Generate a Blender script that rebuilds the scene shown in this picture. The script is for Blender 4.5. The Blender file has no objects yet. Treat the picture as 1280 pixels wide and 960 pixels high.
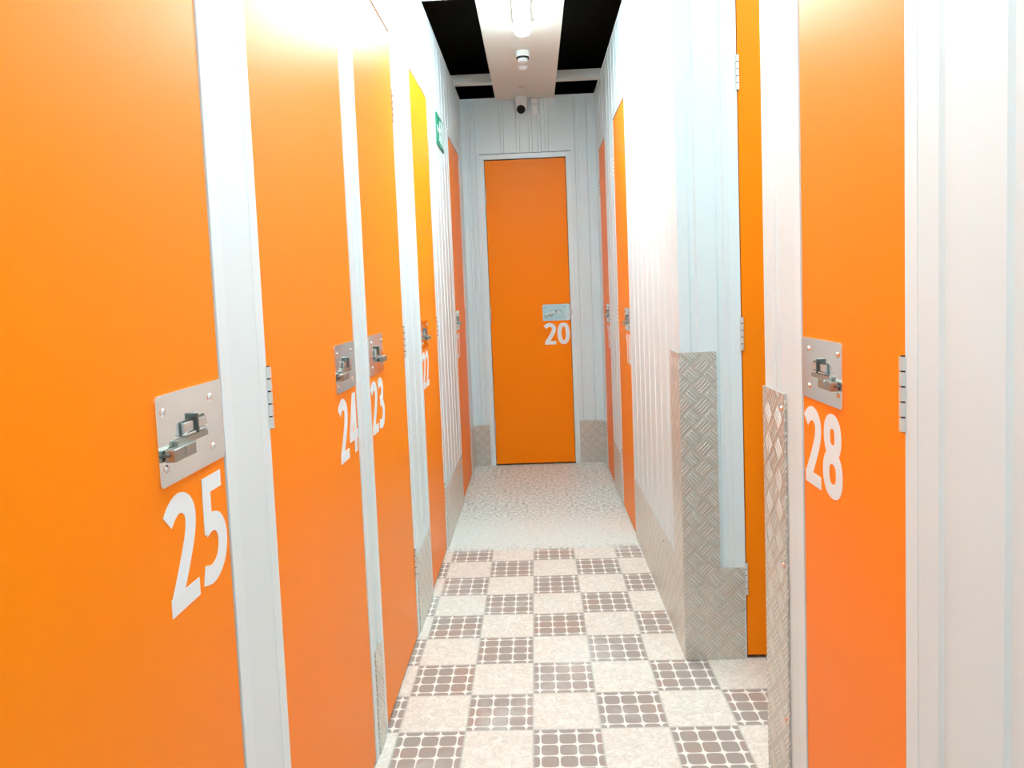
import bpy, bmesh, math, random
from mathutils import Vector, Matrix

random.seed(4)
scene = bpy.context.scene
COL = scene.collection
PI = math.pi

# ------------------------------------------------------------------ dimensions (metres)
XL, XR, XN = -0.488, 0.481, 0.542      # corridor wall planes (XN: the near wall set back past the alcove)
YE = 5.54                              # end wall
YC = 2.549                             # return wall of the alcove
YN = 1.808                             # far end of the near right-hand wall
YB = -2.6                              # wall behind
H = 2.68                               # wall height / underside of ceiling panel
DH = 2.236                             # door height
PZ = H - .020                          # underside of the ceiling board
TH = 0.05                              # cladding thickness

# ------------------------------------------------------------------ materials
def new_mat(name):
    m = bpy.data.materials.new(name)
    m.use_nodes = True
    nt = m.node_tree
    return m, nt, nt.nodes['Principled BSDF']

def simple(name, col, rough=0.5, metal=0.0, spec=0.5, noise=0.0, scale=30.0, bump=0.0):
    m, nt, b = new_mat(name)
    b.inputs['Base Color'].default_value = (*col, 1)
    b.inputs['Roughness'].default_value = rough
    b.inputs['Metallic'].default_value = metal
    b.inputs['Specular IOR Level'].default_value = spec
    if noise or bump:
        tc = nt.nodes.new('ShaderNodeTexCoord')
        n = nt.nodes.new('ShaderNodeTexNoise')
        n.inputs['Scale'].default_value = scale
        n.inputs['Detail'].default_value = 4
        nt.links.new(tc.outputs['Object'], n.inputs['Vector'])
        if noise:
            mx = nt.nodes.new('ShaderNodeMix'); mx.data_type = 'RGBA'
            mx.inputs['A'].default_value = (*[c * (1 - noise) for c in col], 1)
            mx.inputs['B'].default_value = (*[min(1, c * (1 + noise)) for c in col], 1)
            nt.links.new(n.outputs['Fac'], mx.inputs['Factor'])
            nt.links.new(mx.outputs['Result'], b.inputs['Base Color'])
        if bump:
            bp = nt.nodes.new('ShaderNodeBump')
            bp.inputs['Strength'].default_value = bump
            bp.inputs['Distance'].default_value = 0.002
            nt.links.new(n.outputs['Fac'], bp.inputs['Height'])
            nt.links.new(bp.outputs['Normal'], b.inputs['Normal'])
    return m

M_WHITE = simple('white_cladding', (0.70, 0.775, 0.79), 0.35, noise=0.015, scale=6)
M_FRAME = simple('white_frame', (0.73, 0.80, 0.815), 0.33, noise=0.01, scale=8)
M_ORANGE = simple('orange_laminate', (1.0, 0.24, 0.0), 0.38, spec=0.15)
M_STICK = simple('white_vinyl', (0.80, 0.84, 0.86), 0.4)
M_STEEL = simple('polished_steel', (0.90, 0.88, 0.85), 0.10, metal=1.0, noise=0.02, scale=15)
M_STEELB = simple('satin_steel', (0.74, 0.73, 0.71), 0.2, metal=1.0)
M_STEELD = simple('dark_steel', (0.16, 0.17, 0.16), 0.3, metal=0.8)
M_STEELM = simple('grey_steel', (0.40, 0.41, 0.37), 0.28, metal=0.9)
M_DARK = simple('dark_gap', (0.015, 0.013, 0.012), 0.8)
M_HINGE = simple('white_hinge', (0.72, 0.72, 0.70), 0.3, metal=0.35)
M_BLACK = simple('black_soffit', (0.010, 0.010, 0.008), 0.9, noise=0.4, scale=9)
M_PANEL = simple('ceiling_board', (0.70, 0.655, 0.59), 0.45, noise=0.015, scale=5)
M_BEAM = simple('white_steel_beam', (0.74, 0.75, 0.72), 0.45)
M_PLASTIC = simple('white_plastic', (0.82, 0.83, 0.82), 0.35)
M_LENS = simple('black_lens', (0.003, 0.003, 0.003), 0.3, spec=0.15)
M_BEIGE = simple('beige_cap', (0.56, 0.46, 0.36), 0.5)
M_GREEN = simple('sign_green', (0.0, 0.20, 0.105), 0.4)
M_SIGNW = simple('sign_white', (0.85, 0.88, 0.86), 0.4)

def emis(name, col, strength):
    m = bpy.data.materials.new(name); m.use_nodes = True
    nt = m.node_tree; b = nt.nodes['Principled BSDF']
    b.inputs['Base Color'].default_value = (0.9, 0.9, 0.9, 1)
    b.inputs['Emission Color'].default_value = (*col, 1)
    b.inputs['Emission Strength'].default_value = strength
    return m
M_LAMP = emis('lit_diffuser', (0.80, 1.045, 1.13), 36.0)
M_LAMP_BRIGHT = emis('lit_diffuser_boosted', (0.80, 1.045, 1.13), 59.0)  # same tube, strength raised above the others to brighten the corridor end

class NB:
    """small helper for node maths"""
    def __init__(s, nt): s.nt = nt
    def val(s, sock, x):
        if isinstance(x, (int, float)): sock.default_value = x
        else: s.nt.links.new(x, sock)
    def m(s, op, a, b=0.0, c=0.0):
        n = s.nt.nodes.new('ShaderNodeMath'); n.operation = op
        s.val(n.inputs[0], a); s.val(n.inputs[1], b); s.val(n.inputs[2], c)
        return n.outputs[0]
    def ss(s, x, a, b):
        n = s.nt.nodes.new('ShaderNodeMapRange'); n.interpolation_type = 'SMOOTHSTEP'
        s.val(n.inputs['Value'], x)
        n.inputs['From Min'].default_value = a; n.inputs['From Max'].default_value = b
        return n.outputs['Result']
    def mix(s, f, a, b):
        n = s.nt.nodes.new('ShaderNodeMix'); n.data_type = 'RGBA'
        s.val(n.inputs['Factor'], f)
        for k, v in (('A', a), ('B', b)):
            if isinstance(v, tuple): n.inputs[k].default_value = (*v, 1)
            else: s.nt.links.new(v, n.inputs[k])
        return n.outputs['Result']
    def noise(s, vec, scale, detail=4, rough=0.55, dist=0.0):
        n = s.nt.nodes.new('ShaderNodeTexNoise')
        n.inputs['Scale'].default_value = scale; n.inputs['Detail'].default_value = detail
        n.inputs['Roughness'].default_value = rough; n.inputs['Distortion'].default_value = dist
        s.nt.links.new(vec, n.inputs['Vector'])
        return n.outputs['Fac']
    def sep(s, vec):
        n = s.nt.nodes.new('ShaderNodeSeparateXYZ'); s.nt.links.new(vec, n.inputs[0])
        return n.outputs
    def comb(s, x, y, z=0.0):
        n = s.nt.nodes.new('ShaderNodeCombineXYZ')
        s.val(n.inputs[0], x); s.val(n.inputs[1], y); s.val(n.inputs[2], z)
        return n.outputs[0]

def floor_mat():
    m, nt, b = new_mat('floor_tiles')
    k = NB(nt)
    tc = nt.nodes.new('ShaderNodeTexCoord'); P = tc.outputs['Object']
    x, y, _ = k.sep(P)
    T, tx, ty = 0.2004, -0.0518, 3.1537
    u = k.m('DIVIDE', k.m('SUBTRACT', x, tx), T)
    v = k.m('DIVIDE', k.m('SUBTRACT', ty, y), T)
    fu, fv = k.m('FLOOR', u), k.m('FLOOR', v)
    par = k.m('FLOORED_MODULO', k.m('ADD', fu, fv), 2.0)
    lu, lv = k.m('SUBTRACT', u, fu), k.m('SUBTRACT', v, fv)
    # stones of the patterned tile: 4 x 4 shifted by half a stone
    su = k.m('ABSOLUTE', k.m('SUBTRACT', k.m('FRACT', k.m('ADD', k.m('MULTIPLY', lu, 3.8), 0.6)), 0.5))
    sv = k.m('ABSOLUTE', k.m('SUBTRACT', k.m('FRACT', k.m('ADD', k.m('MULTIPLY', lv, 3.8), 0.6)), 0.5))
    r = k.m('POWER', k.m('ADD', k.m('POWER', k.m('DIVIDE', su, 0.475), 4.2), k.m('POWER', k.m('DIVIDE', sv, 0.475), 4.2)), 1 / 4.2)
    stone = k.ss(r, 1.02, 0.93)
    idn = nt.nodes.new('ShaderNodeTexWhiteNoise'); idn.noise_dimensions = '2D'
    cid = k.comb(k.m('FLOOR', k.m('ADD', k.m('MULTIPLY', u, 4.0), 0.5)), k.m('FLOOR', k.m('ADD', k.m('MULTIPLY', v, 4.0), 0.5)))
    nt.links.new(cid, idn.inputs['Vector'])
    big = k.noise(P, 5.5, 3)
    red = k.ss(k.m('ADD', big, k.m('MULTIPLY', idn.outputs['Value'], 0.12)), 0.52, 0.78)
    stonec = k.mix(red, (0.34, 0.275, 0.235), (0.41, 0.26, 0.20))
    fine = k.noise(P, 120, 3)
    stonec = k.mix(k.m('MULTIPLY', fine, 0.35), stonec, (0.47, 0.40, 0.35))
    patt = k.mix(stone, (0.84, 0.79, 0.735), stonec)
    swirl = k.noise(P, 42, 5, 0.65, 1.6)
    plain = k.mix(k.ss(swirl, 0.35, 0.68), (0.68, 0.60, 0.52), (0.85, 0.78, 0.69))
    tile = k.mix(par, plain, patt)
    # joints
    eu = k.m('MINIMUM', lu, k.m('SUBTRACT', 1.0, lu)); ev = k.m('MINIMUM', lv, k.m('SUBTRACT', 1.0, lv))
    joint = k.ss(k.m('MINIMUM', eu, ev), 0.022, 0.006)
    tile = k.mix(k.m('MULTIPLY', joint, 0.75), tile, (0.55, 0.53, 0.47))
    # whitish dust film trodden into the tiles
    dust = k.ss(k.noise(P, 3.1, 4, 0.6, 0.5), 0.5, 0.72)
    tile = k.mix(k.m('MULTIPLY', dust, 0.38), tile, (0.74, 0.74, 0.69))
    # speckled concrete beyond the tiles
    sp = k.noise(P, 48, 5, 0.8)
    conc = k.mix(k.ss(sp, 0.40, 0.55), (0.34, 0.36, 0.31), (0.80, 0.83, 0.775))
    cl = k.ss(k.noise(P, 4.0, 4), 0.35, 0.7)
    conc = k.mix(k.m('MULTIPLY', cl, 0.25), conc, (0.76, 0.78, 0.72))
    # screed feathered over the edge of the tiles
    wob = k.m('MULTIPLY', k.m('SUBTRACT', k.noise(P, 9, 4), 0.5), 0.10)
    ye = k.m('ADD', y, wob)
    screed = k.m('MULTIPLY', k.ss(ye, 3.66, 3.80), k.ss(ye, 4.45, 4.02))
    conc = k.mix(k.m('MULTIPLY', screed, 0.75), conc, (0.76, 0.77, 0.71))
    col = k.mix(k.ss(ye, 3.67, 3.74), tile, conc)
    nt.links.new(col, b.inputs['Base Color'])
    b.inputs['Roughness'].default_value = 0.42
    b.inputs['Specular IOR Level'].default_value = 0.4
    h = k.m('SUBTRACT', k.m('MULTIPLY', sp, 0.25), joint)
    bp = nt.nodes.new('ShaderNodeBump'); bp.inputs['Strength'].default_value = 0.25; bp.inputs['Distance'].default_value = 0.002
    nt.links.new(h, bp.inputs['Height']); nt.links.new(bp.outputs['Normal'], b.inputs['Normal'])
    return m
M_FLOOR = floor_mat()

def tread_mat():
    """five-bar aluminium tread plate; UVs are in metres"""
    m, nt, b = new_mat('tread_plate')
    k = NB(nt)
    uv = nt.nodes.new('ShaderNodeUVMap'); U = uv.outputs['UV']
    x, y, _ = k.sep(U)
    s = 0.050
    c = math.sqrt(.5) / s
    a = k.m('MULTIPLY', k.m('ADD', x, y), c)
    d = k.m('MULTIPLY', k.m('SUBTRACT', y, x), c)
    fa, fd = k.m('FLOOR', a), k.m('FLOOR', d)
    par = k.m('FLOORED_MODULO', k.m('ADD', fa, fd), 2.0)
    la, ld = k.m('SUBTRACT', k.m('SUBTRACT', a, fa), .5), k.m('SUBTRACT', k.m('SUBTRACT', d, fd), .5)
    def pick(p, q):
        return k.m('ADD', k.m('MULTIPLY', p, k.m('SUBTRACT', 1.0, par)), k.m('MULTIPLY', q, par))
    L, W = pick(la, ld), pick(ld, la)
    along = k.ss(k.m('ABSOLUTE', L), 0.47, 0.36)
    inside = k.ss(k.m('ABSOLUTE', W), 0.44, 0.42)
    bars = k.m('ABSOLUTE', k.m('SUBTRACT', k.m('FRACT', k.m('ADD', k.m('MULTIPLY', W, 5.0), 10.5)), .5))
    bar = k.m('MULTIPLY', k.m('MULTIPLY', k.ss(bars, 0.16, 0.36), along), inside)
    # bars peak at fract .0/1 -> shift so five bars sit inside the cell
    n1 = k.noise(U, 14, 4)
    n2 = k.noise(U, 260, 2)
    col = k.mix(n1, (0.56, 0.535, 0.465), (0.72, 0.70, 0.635))
    col = k.mix(k.m('MULTIPLY', bar, 0.8), col, (0.92, 0.91, 0.88))  # highlights along the raised bars painted in as lighter colour
    nt.links.new(col, b.inputs['Base Color'])
    b.inputs['Metallic'].default_value = 0.7
    rg = k.m('ADD', 0.30, k.m('MULTIPLY', n2, 0.15))
    nt.links.new(rg, b.inputs['Roughness'])
    bp = nt.nodes.new('ShaderNodeBump'); bp.inputs['Strength'].default_value = 0.9; bp.inputs['Distance'].default_value = 0.004
    nt.links.new(bar, bp.inputs['Height']); nt.links.new(bp.outputs['Normal'], b.inputs['Normal'])
    return m
M_TREAD = tread_mat()

# ------------------------------------------------------------------ mesh helpers
def box(bm, x0, x1, y0, y1, z0, z1, bevel=0.0):
    b2 = bmesh.new()
    vs = [b2.verts.new((x, y, z)) for x in (x0, x1) for y in (y0, y1) for z in (z0, z1)]
    for f in ((0, 1, 3, 2), (4, 6, 7, 5), (0, 4, 5, 1), (2, 3, 7, 6), (0, 2, 6, 4), (1, 5, 7, 3)):
        b2.faces.new([vs[i] for i in f])
    bmesh.ops.recalc_face_normals(b2, faces=b2.faces)
    if bevel:
        bmesh.ops.bevel(b2, geom=b2.edges[:], offset=bevel, segments=2, affect='EDGES', profile=.5)
    merge(bm, b2)

def merge(bm, b2):
    me = bpy.data.meshes.new('tmp'); b2.to_mesh(me); b2.free(); bm.from_mesh(me); bpy.data.meshes.remove(me)

def cyl(bm, p, axis, r, h, seg=24, r2=None, bevel=0.0):
    """cylinder from p along axis ('x','y','z') for h"""
    b2 = bmesh.new()
    bmesh.ops.create_cone(b2, cap_ends=True, segments=seg, radius1=r, radius2=r if r2 is None else r2, depth=abs(h))
    if bevel:
        ed = [e for e in b2.edges if len(e.link_faces) == 2 and any(len(f.verts) > 4 for f in e.link_faces)]
        bmesh.ops.bevel(b2, geom=ed, offset=bevel, segments=2, affect='EDGES', profile=.5)
    mt = Matrix.Translation((0, 0, abs(h) / 2))
    if h < 0: mt = Matrix.Rotation(PI, 4, 'X') @ mt
    rot = {'z': Matrix.Identity(4), 'x': Matrix.Rotation(PI / 2, 4, 'Y'), 'y': Matrix.Rotation(-PI / 2, 4, 'X')}[axis]
    bmesh.ops.transform(b2, matrix=Matrix.Translation(p) @ rot @ mt, verts=b2.verts)
    merge(bm, b2)

def prism(bm, pts, y0, y1):
    """polygon pts (x,z) extruded between y0 (front) and y1"""
    n = len(pts)
    f = [bm.verts.new((x, y0, z)) for x, z in pts]; g = [bm.verts.new((x, y1, z)) for x, z in pts]
    bm.faces.new(f); bm.faces.new(g[::-1])
    for i in range(n):
        j = (i + 1) % n
        bm.faces.new((f[j], f[i], g[i], g[j]))

def round_rect(w, h, r, seg=5, cx=0, cz=0):
    out = []
    for (sx, sz, a0) in ((1, 1, 0), (-1, 1, PI / 2), (-1, -1, PI), (1, -1, 1.5 * PI)):
        for i in range(seg + 1):
            a = a0 + i / seg * PI / 2
            out.append((cx + sx * (w / 2 - r) + r * math.cos(a), cz + sz * (h / 2 - r) + r * math.sin(a)))
    return out

def obj(name, bm, mat, parent=None, smooth=False, uv=False):
    bmesh.ops.recalc_face_normals(bm, faces=bm.faces)
    me = bpy.data.meshes.new(name)
    if uv:
        lay = bm.loops.layers.uv.new('UVMap')
        for f in bm.faces:
            n = f.normal
            for l in f.loops:
                c = l.vert.co
                if abs(n.x) > abs(n.y) and abs(n.x) > .5: l[lay].uv = (c.y + 0.37, c.z)
                elif abs(n.z) > .7: l[lay].uv = (c.x, c.y)
                else: l[lay].uv = (c.x, c.z)
    bm.to_mesh(me); bm.free()
    if smooth:
        for p in me.polygons: p.use_smooth = True
    me.materials.append(mat)
    o = bpy.data.objects.new(name, me); COL.objects.link(o)
    if parent is not None: o.parent = parent
    return o

def thing(name, label, cat, loc, rotz=0.0, group=None):
    o = bpy.data.objects.new(name, None); COL.objects.link(o)
    o.empty_display_size = 0.05
    o.location = loc; o.rotation_euler = (0, 0, rotz)
    o['label'] = label; o['category'] = cat; o['kind'] = 'thing'
    if group: o['group'] = group
    return o

def tag(o, label, cat, group=None):
    o['label'] = label; o['category'] = cat; o['kind'] = 'thing'
    if group: o['group'] = group
    return o

def struct(name, bm, mat, parent=None):
    o = obj(name, bm, mat, parent)
    if parent is None: o['kind'] = 'structure'
    return o

# A wall frame: local x = to the right when facing the wall, y = into the wall, z = up
class Wall:
    def __init__(s, origin, rotz):
        s.M = Matrix.Translation(origin) @ Matrix.Rotation(rotz, 4, 'Z'); s.rot = rotz
    def at(s, x, y, z): return s.M @ Vector((x, y, z))
LW = Wall((XL, 0, 0), PI / 2)          # local x = world Y
RW = Wall((XR, 0, 0), -PI / 2)         # local x = -world Y
NW = Wall((XN, 0, 0), -PI / 2)
EW = Wall((0, YE, 0), 0)               # local x = world X
CW = Wall((0, YC, 0), 0)

def clad(bm, a, b, z0, z1, ribs, gw=0.014, gd=0.0052):
    """ribbed sheet between a and b: shallow grooves at ribs"""
    pts = [(a, 0.0)]
    for r in sorted(ribs):
        if a + gw + .004 < r < b - gw - .004:
            pts += [(r - gw, 0), (r - gw * .55, gd), (r + gw * .55, gd), (r + gw, 0)]
    pts += [(b, 0.0), (b, TH), (a, TH)]
    lo = [bm.verts.new((x, y, z0)) for x, y in pts]; hi = [bm.verts.new((x, y, z1)) for x, y in pts]
    n = len(pts)
    bm.faces.new(lo[::-1]); bm.faces.new(hi)
    for i in range(n):
        j = (i + 1) % n
        bm.faces.new((lo[i], lo[j], hi[j], hi[i]))

FR = 0.036     # frame width
GAP = 0.0035
def build_wall(name, W, a, b, doors, ribs, backing=True):
    """doors: list of (x0,x1) in wall coordinates"""
    bm = bmesh.new()
    xs = a
    for (d0, d1) in sorted(doors):
        o0, o1 = d0 - FR - GAP, d1 + FR + GAP
        if o0 > xs: clad(bm, xs, o0, 0, H, ribs)
        clad(bm, o0, o1, DH + 0.012 + FR, H, ribs)
        xs = o1
    if b > xs: clad(bm, xs, b, 0, H, ribs)
    if backing: box(bm, a, b, TH + 0.03, TH + 0.08, 0, H)
    # thin capping rail along the head of the wall
    bmesh.ops.transform(bm, matrix=W.M, verts=bm.verts)
    return struct(name, bm, M_WHITE)

# ------------------------------------------------------------------ numerals
def catmull(pts, n=8, closed=False):
    out = []
    P = [Vector(p) for p in pts]
    m = len(P)
    rng = range(m) if closed else range(m - 1)
    for i in rng:
        if closed: p0, p1, p2, p3 = P[i - 1], P[i], P[(i + 1) % m], P[(i + 2) % m]
        else: p0, p1, p2, p3 = P[max(i - 1, 0)], P[i], P[i + 1], P[min(i + 2, m - 1)]
        for k in range(n):
            t = k / n
            out.append(.5 * ((2 * p1) + (p2 - p0) * t + (2 * p0 - 5 * p1 + 4 * p2 - p3) * t * t + (3 * p1 - p0 - 3 * p2 + p3) * t ** 3))
    if not closed: out.append(P[-1])
    return out

def ell(cx, cy, rx, ry, n=36, p=2.3):
    o = []
    for i in range(n):
        a = 2 * PI * i / n; c, s = math.cos(a), math.sin(a)
        o.append(Vector((cx + rx * math.copysign(abs(c) ** (2 / p), c), cy + ry * math.copysign(abs(s) ** (2 / p), s))))
    return o

SW = 0.175
DIG = {
 '0': [('c', ell(.26, .5, .175, .415))],
 '1': [('l', [(.30, 0), (.30, 1.0)]), ('l', [(.06, .80), (.30, .93)])],
 '2': [('s', [(.035, .80), (.12, .875), (.225, .912), (.335, .88), (.405, .79), (.405, .67), (.36, .54), (.25, .34), (.10, .10)]), ('r', (.015, .49, 0, .16))],
 '3': [('s', [(.05, .865), (.18, .915), (.31, .885), (.375, .79), (.365, .665), (.29, .575), (.15, .545)]),
       ('s', [(.15, .535), (.31, .505), (.41, .40), (.42, .27), (.355, .14), (.22, .085), (.03, .125)])],
 '4': [('r', (.285, .445, 0, 1.0)), ('l', [(.345, .97), (.075, .30)]), ('r', (0, .52, .22, .365))],
 '5': [('r', (.085, .46, .845, 1.0)), ('r', (.085, .235, .48, .99)), ('s', [(.10, .535), (.22, .565), (.34, .53), (.415, .42), (.415, .28), (.345, .15), (.20, .085), (.03, .12)])],
 '8': [('c', ell(.26, .735, .150, .185)), ('c', ell(.26, .290, .180, .208))],
 '9': [('c', ell(.26, .665, .175, .25)), ('s', [(.435, .68), (.428, .48), (.375, .27), (.26, .13), (.08, .085)])],
}
def ribbon(bm, pts, w, closed, y0, y1):
    n = len(pts)
    Lp, Rp = [], []
    for i in range(n):
        if closed: t = pts[(i + 1) % n] - pts[i - 1]
        else: t = pts[min(i + 1, n - 1)] - pts[max(i - 1, 0)]
        t.normalize(); nn = Vector((-t.y, t.x))
        Lp.append(pts[i] + nn * w / 2); Rp.append(pts[i] - nn * w / 2)
    rows = [[bm.verts.new((p.x, yy, p.y)) for p in side] for yy in (y0, y1) for side in (Lp, Rp)]
    fl, fr, bl, br = rows
    for i in range(n if closed else n - 1):
        j = (i + 1) % n
        for q in ((fl[i], fl[j], fr[j], fr[i]), (bl[i], br[i], br[j], bl[j]), (fl[i], bl[i], bl[j], fl[j]), (fr[i], fr[j], br[j], br[i])):
            bm.faces.new(q)
    if not closed:
        bm.faces.new((fl[0], fr[0], br[0], bl[0])); bm.faces.new((fl[-1], bl[-1], br[-1], fr[-1]))

def numeral(text, width, height):
    """text centred on x=0, top at z=0; facing -y"""
    bm = bmesh.new()
    adv = .56
    tot = adv * (len(text) - 1) + .52
    for i, ch in enumerate(text):
        b2 = bmesh.new()
        for j, (kind, d) in enumerate(DIG[ch]):
            yf = -.003 * j
            if kind == 'c': ribbon(b2, d, SW, True, yf, .008)
            elif kind == 's': ribbon(b2, catmull(d), SW, False, yf, .008)
            elif kind == 'l': ribbon(b2, [Vector(p) for p in d], SW, False, yf, .008)
            else:
                x0, x1, z0, z1 = d
                prism(b2, [(x0, z0), (x1, z0), (x1, z1), (x0, z1)], yf, .008)
        bmesh.ops.transform(b2, matrix=Matrix.Translation((i * adv - tot / 2, 0, -1)), verts=b2.verts)
        merge(bm, b2)
    bmesh.ops.transform(bm, matrix=Matrix.Diagonal((width / tot, .06, height, 1)), verts=bm.verts)
    return bm

# ------------------------------------------------------------------ locks and doors
PW, PH = 0.2, 0.12
def lock_on(parent, cx, cz, s, tongue=False):
    """plate centre (cx,cz) on a leaf whose face is y=0; s=+1: lock edge on +x, hinge on -x"""
    bm = bmesh.new()
    prism(bm, round_rect(PW, PH, .008, cx=0, cz=0), -.0025, 0)
    bmesh.ops.transform(bm, matrix=Matrix.Translation((cx, 0, cz)), verts=bm.verts)
    pl = obj('lock_plate', bm, M_STEEL, parent)
    def X(a, b): return tuple(sorted((cx + s * a, cx + s * b)))
    for px in (-.082, .06):
        for pz in (-.037, .037):
            bm = bmesh.new()
            cyl(bm, (cx + s * px, -.0025, cz + pz), 'y', .006, -.0022, 16, r2=.0042)
            obj('screw', bm, M_STEELB, pl)
    # staple: shallow keep with an upright eye for the padlock
    bm = bmesh.new()
    box(bm, *X(-.038, -.006), -.008, -.0025, cz + .001, cz + .015, .0008)
    box(bm, *X(.002, .034), -.008, -.0025, cz + .001, cz + .015, .0008)
    box(bm, *X(-.038, .034), -.010, -.0025, cz - .003, cz + .0005, .0008)
    obj('staple', bm, M_STEELB, pl)
    bm = bmesh.new()
    prism(bm, round_rect(.004, .028, .0015, cx=cx - s * .002, cz=cz + .010), -.0115, -.0025)
    obj('eye', bm, M_STEELD, pl)
    bm = bmesh.new()
    prism(bm, round_rect(.078, .020, .002, cx=cx - s * .002, cz=cz + .0075), -.0031, -.0025)
    obj('slot', bm, M_STEELD, pl)
    # sliding bolt with its squared handle
    bm = bmesh.new()
    box(bm, *X(-.060, .034), -.0085, -.0025, cz - .014, cz - .0045, .0012)
    box(bm, *X(-.056, -.026), -.018, -.004, cz - .028, cz - .011, .0015)
    box(bm, *X(-.088, -.059), -.018, -.004, cz - .028, cz - .011, .0015)
    obj('bolt', bm, M_STEELM, pl)
    bm = bmesh.new()
    box(bm, *X(-.091, -.054), -.012, -.0025, cz - .0205, cz - .0165, .0006)
    obj('slot_bar', bm, M_STEELD, pl)
    if not tongue: return pl
    bm = bmesh.new()
    box(bm, *X(.1, .116), -.009, -.003, cz - .010, cz + .006, .001)
    obj('latch_tongue', bm, M_STEELB, pl)
    return pl

def hinge_on(parent, x, zc):
    bm = bmesh.new()
    for i in range(5):
        z = zc - .056 + i * .0228
        cyl(bm, (x, -.0035, z), 'z', .0058, .0200, 14)
    h = obj('hinge', bm, M_HINGE, parent)
    bm = bmesh.new()
    cyl(bm, (x, -.0035, zc - .057), 'z', .0036, .114, 10)
    obj('hinge_pin', bm, M_DARK, h)
    return h

N_TRIM = [0]
def door(W, x0, x1, side, num, label, num_dx=0.0, hinges=True, lock=True):
    """x0..x1 in wall coords; side=+1 lock on the +x side"""
    w = x1 - x0
    base = W.at((x0 + x1) / 2, 0.0008, 0.012)
    t = thing('storage_door', label, 'door', base, W.rot, 'orange storage unit doors')
    bm = bmesh.new()
    box(bm, -w / 2, w / 2, 0, .038, 0, DH - .012, .0015)
    obj('leaf', bm, M_ORANGE, t)
    if lock:
        cx = side * (w / 2 - PW / 2 - .002); cz = 1.1235 - .012
        lock_on(t, cx, cz, side, num == '20')
        if num:
            bm = numeral(num, .186, .158)
            bmesh.ops.transform(bm, matrix=Matrix.Translation((cx + num_dx, -.0006, 1.047 - .012)), verts=bm.verts)
            o = obj('number', bm, M_STICK, t); o['label'] = 'white number ' + num
    if hinges:
        for z in (1.98, 1.125, .285):
            hinge_on(t, -side * (w / 2 + .0015), z - .012)
    # fixed surround
    N_TRIM[0] += 1
    bm = bmesh.new()
    a, b = x0 - GAP, x1 + GAP
    zt = DH + .008
    for (p, q, z0, z1) in ((a - FR, a, 0, zt + FR), (b, b + FR, 0, zt + FR), (a, b, zt, zt + FR)):
        box(bm, p, q, -.0012, TH, z0, z1, .0008)
    bmesh.ops.transform(bm, matrix=W.M, verts=bm.verts)
    struct('trim_%d' % N_TRIM[0], bm, M_FRAME)
    return t

# left wall (coords = world Y)
D25, D24, D23, D22, D21 = (0.42, 1.140), (1.344, 2.004), (2.172, 2.768), (3.193, 3.722), (4.630, 5.263)
ribsL = [1.24 - .145 * 30 + .145 * i for i in range(0, 30)] + [2.088] + [2.84, 2.98, 3.12] + [2.27, 2.41, 2.55, 2.69] + [3.26 + .14 * i for i in range(0, 17)]
build_wall('wall_left', LW, YB, YE - .001, [D25, D24, D23, D22, D21], ribsL)
door(LW, *D25, +1, '25', 'orange storage door bearing the large white number 25')
door(LW, *D24, +1, '24', 'orange storage door bearing the white number 24', num_dx=.006)
door(LW, *D23, -1, '23', 'orange storage door bearing the white number 23')
door(LW, *D22, -1, '22', 'orange storage door bearing the white number 22')
door(LW, *D21, -1, '21', 'narrow orange door between the green exit sign and the end wall')

# end wall (coords = world X)
D20 = (-.327, .257)
ribsE = [-.440, -.401, -.193, -.078, .014, .078, .129, .340, .428]
build_wall('wall_end', EW, XL - TH, XR + TH, [D20], ribsE)
door(EW, *D20, +1, '20', 'orange storage door bearing the white number 20, closing the corridor')

# far right wall (coords = -world Y)
D19, D18 = (-5.327, -4.898), (-4.398, -3.866)
ribsR = [-(2.66 + .146 * i) for i in range(0, 20)]
build_wall('wall_right', RW, -(YE - .001), -(YC + TH + .0005), [D19, D18], ribsR)
door(RW, *D19, +1, '19', 'orange door in the far corner, facing the door by the exit sign')
door(RW, *D18, +1, '18', 'orange door between the far-corner door and the long ribbed white wall')

# return wall of the alcove (coords = world X)
D27 = (.690, 1.27)
bmw = bmesh.new()
ribsC = [.530, .622]
clad(bmw, XR, D27[0] - FR - GAP, 0, H, ribsC)
clad(bmw, D27[0] - FR - GAP, D27[1] + FR + GAP, DH + .012 + FR, H, [.75, .9, 1.05, 1.2])
clad(bmw, D27[1] + FR + GAP, 2.40, 0, H, [1.38 + .146 * i for i in range(7)])
box(bmw, XR + .06, 2.40, TH + .03, TH + .08, 0, H)
bmesh.ops.transform(bmw, matrix=CW.M, verts=bmw.verts)
struct('wall_alcove', bmw, M_WHITE)
door(CW, *D27, +1, None, 'orange door set back behind the near wall, hinged beside the tall tread-plate corner')

# alcove side and back of the near block
bmw = bmesh.new(); box(bmw, 2.40, 2.46, YN - .06, YC + .05, 0, H); struct('wall_side', bmw, M_WHITE)
bmw = bmesh.new(); box(bmw, XN + TH + .001, 2.40, YN - .05, YN, 0, H); struct('wall_block', bmw, M_WHITE)

# near right wall (coords = -world Y)
D28 = (-1.555, -1.128)
ribsN = [-1.735, -1.70] + [-(1.02 - .146 * i) for i in range(0, 24)]
build_wall('wall_near', NW, -YN, -YB, [D28], ribsN)
door(NW, *D28, -1, '28', 'orange storage door bearing the white number 28')

bmw = bmesh.new(); box(bmw, XL - TH, XN + TH, YB - .06, YB, 0, H); struct('wall_back', bmw, M_WHITE)

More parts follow.
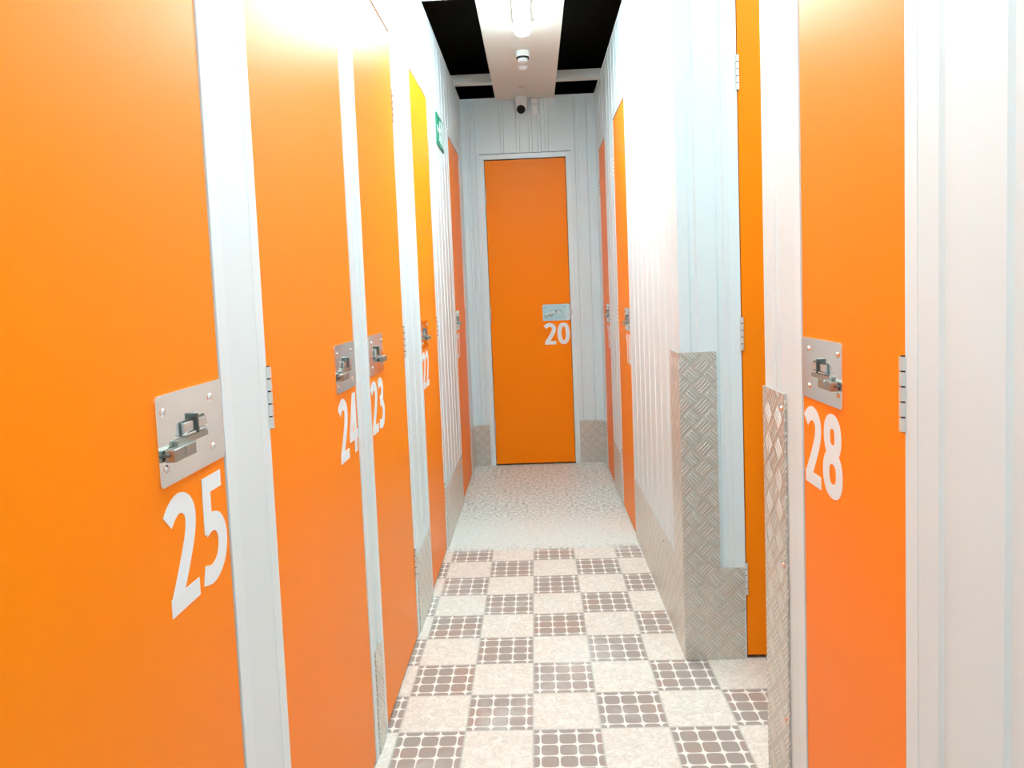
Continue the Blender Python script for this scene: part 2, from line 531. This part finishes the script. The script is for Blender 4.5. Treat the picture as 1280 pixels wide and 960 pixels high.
# ------------------------------------------------------------------ floor and ceiling
bm = bmesh.new(); box(bm, -1.0, 2.6, YB - .3, YE + .4, -.06, 0); struct('floor', bm, M_FLOOR)
bm = bmesh.new(); box(bm, -2.6, 3.0, YB - .6, YE + 1.6, 3.06, 3.12); struct('ceiling', bm, M_BLACK)
bm = bmesh.new()
seams = [YB, -2.1, -.09, 1.925, 3.94, YE]
for i in range(len(seams) - 1):
    box(bm, -.223, .189, seams[i] + .0015, seams[i + 1] - .0015, PZ, H + .03, .001)
for x in (-.223, .189):      # folded white edge
    box(bm, x - .004, x + .004, YB, YE - .001, PZ - .003, H + .034, .001)
box(bm, .70, 1.60, YN + .02, YC - .02, PZ, H + .03, .001)
struct('ceiling_panel', bm, M_PANEL)
for i, y in enumerate((5.14, 3.62, 2.10, .58, -.94)):
    bm = bmesh.new()
    for (p, q) in ((XL - .02, -.229), (.195, XR + .02 if y > YC else XN + .02)):
        box(bm, p, q, y, y + .06, H + .001, H + .062, .002)
    struct('trim_%d' % (40 + i), bm, M_BEAM)
# capping angle along the wall heads
bm = bmesh.new()
box(bm, XL - .03, XL + .004, YB, YE, H - .010, H, .001)
box(bm, XR - .004, XR + .03, YC, YE, H - .010, H, .001)
box(bm, XL, XR, YE - .004, YE + .03, H - .010, H, .001)
struct('trim_50', bm, M_FRAME)

# ------------------------------------------------------------------ tread-plate kick plates
def plate(W, x0, x1, z1, label, extra=None, screws=()):
    bm = bmesh.new()
    prism(bm, [(x0, .001), (x1, .001), (x1, z1), (x0, z1)] if extra is None else extra, -.0045, -.0005)
    t = thing('kick_plate', label, 'kick plate', W.at((x0 + x1) / 2, 0, 0), W.rot, 'tread plates along the wall feet')
    bmesh.ops.transform(bm, matrix=Matrix.Translation((-(x0 + x1) / 2, 0, 0)), verts=bm.verts)
    obj('sheet', bm, M_TREAD, t, uv=True)
    for (sx, sz) in screws:
        b = bmesh.new(); cyl(b, (sx - (x0 + x1) / 2, -.0045, sz), 'y', .006, -.003, 14, r2=.004)
        obj('screw', b, M_STEELB, t)
    return t
KZ = .300
def edge(d): return d + FR + GAP + .001
def edgl(d): return d - FR - GAP - .001
def sc(a, b): return [(a + .02, KZ - .02), (b - .02, KZ - .02)]
for a, b, lab in ((edge(D25[1]), edgl(D24[0]), 'low aluminium tread plate at the foot of the strip between doors 25 and 24'),
                  (edge(D24[1]), edgl(D23[0]), 'low aluminium tread plate at the foot of the strip between doors 24 and 23'),
                  (edge(D23[1]), edgl(D22[0]), 'low aluminium tread plate at the foot of the strip between doors 23 and 22'),
                  (edge(D22[1]), edgl(D21[0]), 'low aluminium tread plate under the green exit sign, past door 22'),
                  (edge(D21[1]), YE - .006, 'narrow low tread plate past the exit-sign door, against the end-wall corner')):
    plate(LW, a, b, KZ, lab, screws=sc(a, b) if b - a > .1 else ())
plate(EW, XL + .006, edgl(D20[0]), .308, 'low tread plate on the end wall beside the hinges of door 20')
plate(EW, edge(D20[1]), XR - .006, .318, 'low tread plate on the end wall under the lock side of door 20')
plate(RW, -YE + .006, edgl(D19[0]), KZ, 'narrow low tread plate at the end-wall corner beside the far-corner door')
plate(RW, edge(D19[1]), edgl(D18[0]), KZ, 'low tread plate between the two orange doors facing doors 21 and 22')
plate(RW, edge(D18[1]), -2.722, KZ + .01, 'long low tread plate at the foot of the long ribbed white wall', screws=[(-3.7, .285), (-3.3, .285), (-2.95, .285)])
# tall L-shaped corner guard, folded round the corner
t = thing('corner_guard', 'tall tread-plate guard folded round the white wall corner, beside the set-back door', 'corner guard', (XR, YC, 0), 0)
bm = bmesh.new()
q = D27[0] - FR - GAP - XR + .03
prism(bm, [(-.005, .001), (q, .001), (q, .324), (.119, .324), (.119, 1.068), (-.005, 1.068)], -.0055, -.001)
obj('front_sheet', bm, M_TREAD, t, uv=True)
bm = bmesh.new()
box(bm, -.0055, -.001, -.001, .168, .001, 1.066)
obj('side_sheet', bm, M_TREAD, t, uv=True)
# near corner guard
t = thing('corner_guard', 'tall tread-plate strip on the near wall corner beside door 28', 'corner guard', (XN, YN, 0), -PI / 2)
bm = bmesh.new()
prism(bm, [(-.005, .001), (.150, .001), (.150, 1.05), (-.005, 1.05)], -.0055, -.001)
obj('front_sheet', bm, M_TREAD, t, uv=True)
bm = bmesh.new()
box(bm, -.0055, -.001, -.001, .09, .001, 1.05)
obj('side_sheet', bm, M_TREAD, t, uv=True)
for z in (1.015, .66, .30):
    b = bmesh.new(); cyl(b, (.134, -.0055, z), 'y', .007, -.0035, 14, r2=.0045)
    obj('screw', b, M_STEELB, t)

# ------------------------------------------------------------------ lights
def batten(y0, y1, label, at=(-.012, None), glow=None):
    glow = glow or M_LAMP
    L = y1 - y0
    t = thing('ceiling_light', label, 'light', (at[0], (y0 + y1) / 2, PZ), 0, 'white batten lights under the ceiling board')
    bm = bmesh.new(); box(bm, -.041, .041, -L / 2 - .012, L / 2 + .012, -.050, 0, .003)
    obj('housing', bm, M_PLASTIC, t)
    bm = bmesh.new()
    prof = []
    for i in range(13):
        a = PI + PI * i / 12
        prof.append((.040 * math.cos(a), -.050 + .024 * math.sin(a)))
    b2 = bmesh.new(); prism(b2, prof, -L / 2, L / 2); merge(bm, b2)
    obj('diffuser', bm, glow, t)
    for s in (-1, 1):
        bm = bmesh.new()
        b2 = bmesh.new(); prism(b2, [(x * .96, -.050 + (z + .050) * .94) for x, z in prof], s * L / 2, s * (L / 2 + .012)); merge(bm, b2)
        obj('end_cap', bm, glow, t)
    return t
batten(2.74, 3.95, 'glowing white tube light under the ceiling board ahead of the smoke detector', glow=M_LAMP_BRIGHT)
batten(.72, 1.93, 'white batten light under the ceiling board above doors 24 and 28')
batten(1.90, 2.46, 'unseen short batten light added to brighten the side passage behind the near wall', (1.15, 0))  # invented lamp out of view, added to lift the set-back door and return wall
batten(-1.30, -.09, 'white batten light under the ceiling board above the corridor behind')

# ------------------------------------------------------------------ ceiling devices
t = thing('smoke_detector', 'white drum-shaped smoke detector with dark slots under the ceiling board', 'smoke detector', (-.017, 4.44, PZ))
bm = bmesh.new(); cyl(bm, (0, 0, 0), 'z', .041, -.034, 32, bevel=.003); obj('base', bm, M_PLASTIC, t, True)
bm = bmesh.new()
for i in range(12):
    a = 2 * PI * i / 12
    b2 = bmesh.new(); box(b2, .026, .036, -.0075, .0075, -.043, -.033)
    bmesh.ops.transform(b2, matrix=Matrix.Rotation(a, 4, 'Z'), verts=b2.verts); merge(bm, b2)
obj('slots', bm, M_DARK, t)
bm = bmesh.new(); cyl(bm, (0, 0, -.030), 'z', .031, -.030, 32, r2=.027, bevel=.003); obj('sensor_head', bm, M_PLASTIC, t, True)

t = thing('ceiling_sensor', 'small white domed sensor on the ceiling board just past the smoke detector', 'sensor', (-.022, 4.74, PZ))
bm = bmesh.new(); cyl(bm, (0, 0, 0), 'z', .033, -.008, 28, bevel=.001); obj('base', bm, M_PLASTIC, t)
bm = bmesh.new()
b2 = bmesh.new(); bmesh.ops.create_uvsphere(b2, u_segments=24, v_segments=12, radius=.027)
bmesh.ops.transform(b2, matrix=Matrix.Translation((0, 0, -.008)) @ Matrix.Diagonal((1, 1, .5, 1)), verts=b2.verts); merge(bm, b2)
obj('dome', bm, M_PLASTIC, t, True)

bm = bmesh.new(); cyl(bm, (0, 0, 0), 'z', .026, -.003, 24, bevel=.0008)
o = obj('blanking_cap', bm, M_BEIGE); o.location = (-.040, 5.19, PZ)
tag(o, 'faint beige blanking cap on the ceiling board near the camera', 'cap')

t = thing('ceiling_camera', 'white turret security camera with a black eye at the head of the end wall', 'camera', (-.044, YE - .055, PZ))
bm = bmesh.new(); cyl(bm, (0, 0, 0), 'z', .046, -.062, 32, r2=.042, bevel=.003); obj('housing', bm, M_PLASTIC, t, True)
bm = bmesh.new()
b2 = bmesh.new(); bmesh.ops.create_uvsphere(b2, u_segments=28, v_segments=18, radius=.040)
bmesh.ops.transform(b2, matrix=Matrix.Translation((0, -.006, -.072)), verts=b2.verts); merge(bm, b2)
ball = obj('eyeball', bm, M_PLASTIC, t, True)
bm = bmesh.new()
b2 = bmesh.new(); cyl(b2, (0, 0, 0), 'y', .0305, -.014, 32, bevel=.003)
bmesh.ops.transform(b2, matrix=Matrix.Translation((-.002, -.038, -.090)) @ Matrix.Rotation(math.radians(22), 4, 'X'), verts=b2.verts); merge(bm, b2)
obj('lens_face', bm, M_LENS, ball, True)
bm = bmesh.new()
b2 = bmesh.new(); cyl(b2, (0, 0, 0), 'y', .0345, -.010, 32, bevel=.002)
bmesh.ops.transform(b2, matrix=Matrix.Translation((-.002, -.036, -.0895)) @ Matrix.Rotation(math.radians(22), 4, 'X'), verts=b2.verts); merge(bm, b2)
obj('lens_ring', bm, M_PLASTIC, ball, True)

t = thing('motion_detector', 'slim white motion sensor box beside the security camera', 'sensor', (.052, YE, 2.545))
bm = bmesh.new(); box(bm, -.023, .023, -.030, 0, 0, .072, .005); box(bm, -.023, .023, -.030, 0, .074, .112, .005); obj('housing', bm, M_PLASTIC, t)
bm = bmesh.new(); box(bm, -.014, .014, -.033, -.028, .016, .056, .003); obj('lens', bm, M_SIGNW, t)

# exit sign on the left wall
SG = LW
t = thing('exit_sign', 'green and white emergency exit sign on the wall past door 22', 'sign', SG.at(4.195, 0, 2.085), SG.rot)
bm = bmesh.new(); prism(bm, round_rect(.290, .170, .006, cx=0, cz=.085), -.006, -.0005); obj('board', bm, M_GREEN, t)
bm = bmesh.new()
def limb(pts, w): ribbon(bm, [Vector(p) for p in pts], w, False, -.0075, -.0055)
# running figure
b2 = bmesh.new(); cyl(b2, (.000, -.0055, .137), 'y', .0125, -.002, 20); merge(bm, b2)
limb([(-.006, .121), (-.020, .075)], .030)
limb([(-.006, .115), (.020, .098), (.034, .108)], .010)
limb([(-.010, .117), (-.036, .104), (-.040, .083)], .010)
limb([(-.018, .076), (.008, .056), (.002, .026)], .014)
limb([(-.022, .076), (-.034, .045), (-.062, .036)], .014)
obj('running_figure', bm, M_SIGNW, t)
bm = bmesh.new()
limb([(.050, .020), (.050, .150)], .010); limb([(.045, .150), (.118, .150)], .010); limb([(.113, .020), (.113, .150)], .010)
obj('doorway', bm, M_SIGNW, t)
bm = bmesh.new()
limb([(-.075, .085), (-.122, .085)], .014)
prism(bm, [(-.136, .085), (-.108, .058), (-.108, .112)], -.0075, -.0055)
obj('arrow', bm, M_SIGNW, t)

# ------------------------------------------------------------------ world, camera, colour
w = bpy.data.worlds.new('World'); scene.world = w; w.use_nodes = True
w.node_tree.nodes['Background'].inputs['Color'].default_value = (0, 0, 0, 1)
w.node_tree.nodes['Background'].inputs['Strength'].default_value = 0.0

cam = bpy.data.cameras.new('Camera'); co = bpy.data.objects.new('Camera', cam); COL.objects.link(co)
F, CX, CY = 945.175, 640.0, 429.19
pi_, ya, ro = map(math.radians, (-4.0590, -1.8449, -2.2789))
f = Vector((math.sin(ya) * math.cos(pi_), math.cos(ya) * math.cos(pi_), math.sin(pi_)))
r = Vector((math.cos(ya), -math.sin(ya), 0)); u = r.cross(f)
r2 = r * math.cos(ro) + u * math.sin(ro); u2 = -r * math.sin(ro) + u * math.cos(ro)
Mx = Matrix((r2, u2, -f)).transposed().to_4x4()
Mx.translation = Vector((0, 0, 1.30159))
co.matrix_world = Mx
cam.sensor_fit = 'HORIZONTAL'; cam.sensor_width = 36.0
cam.lens = F / 1280 * 36.0
cam.shift_x = (640 - CX) / 1280; cam.shift_y = (CY - 480) / 1280
cam.clip_start = 0.02
scene.camera = co

scene.view_settings.view_transform = 'Standard'
scene.view_settings.look = 'None'
scene.view_settings.exposure = 0.9
scene.view_settings.gamma = 1.0
scene.view_settings.use_curve_mapping = False
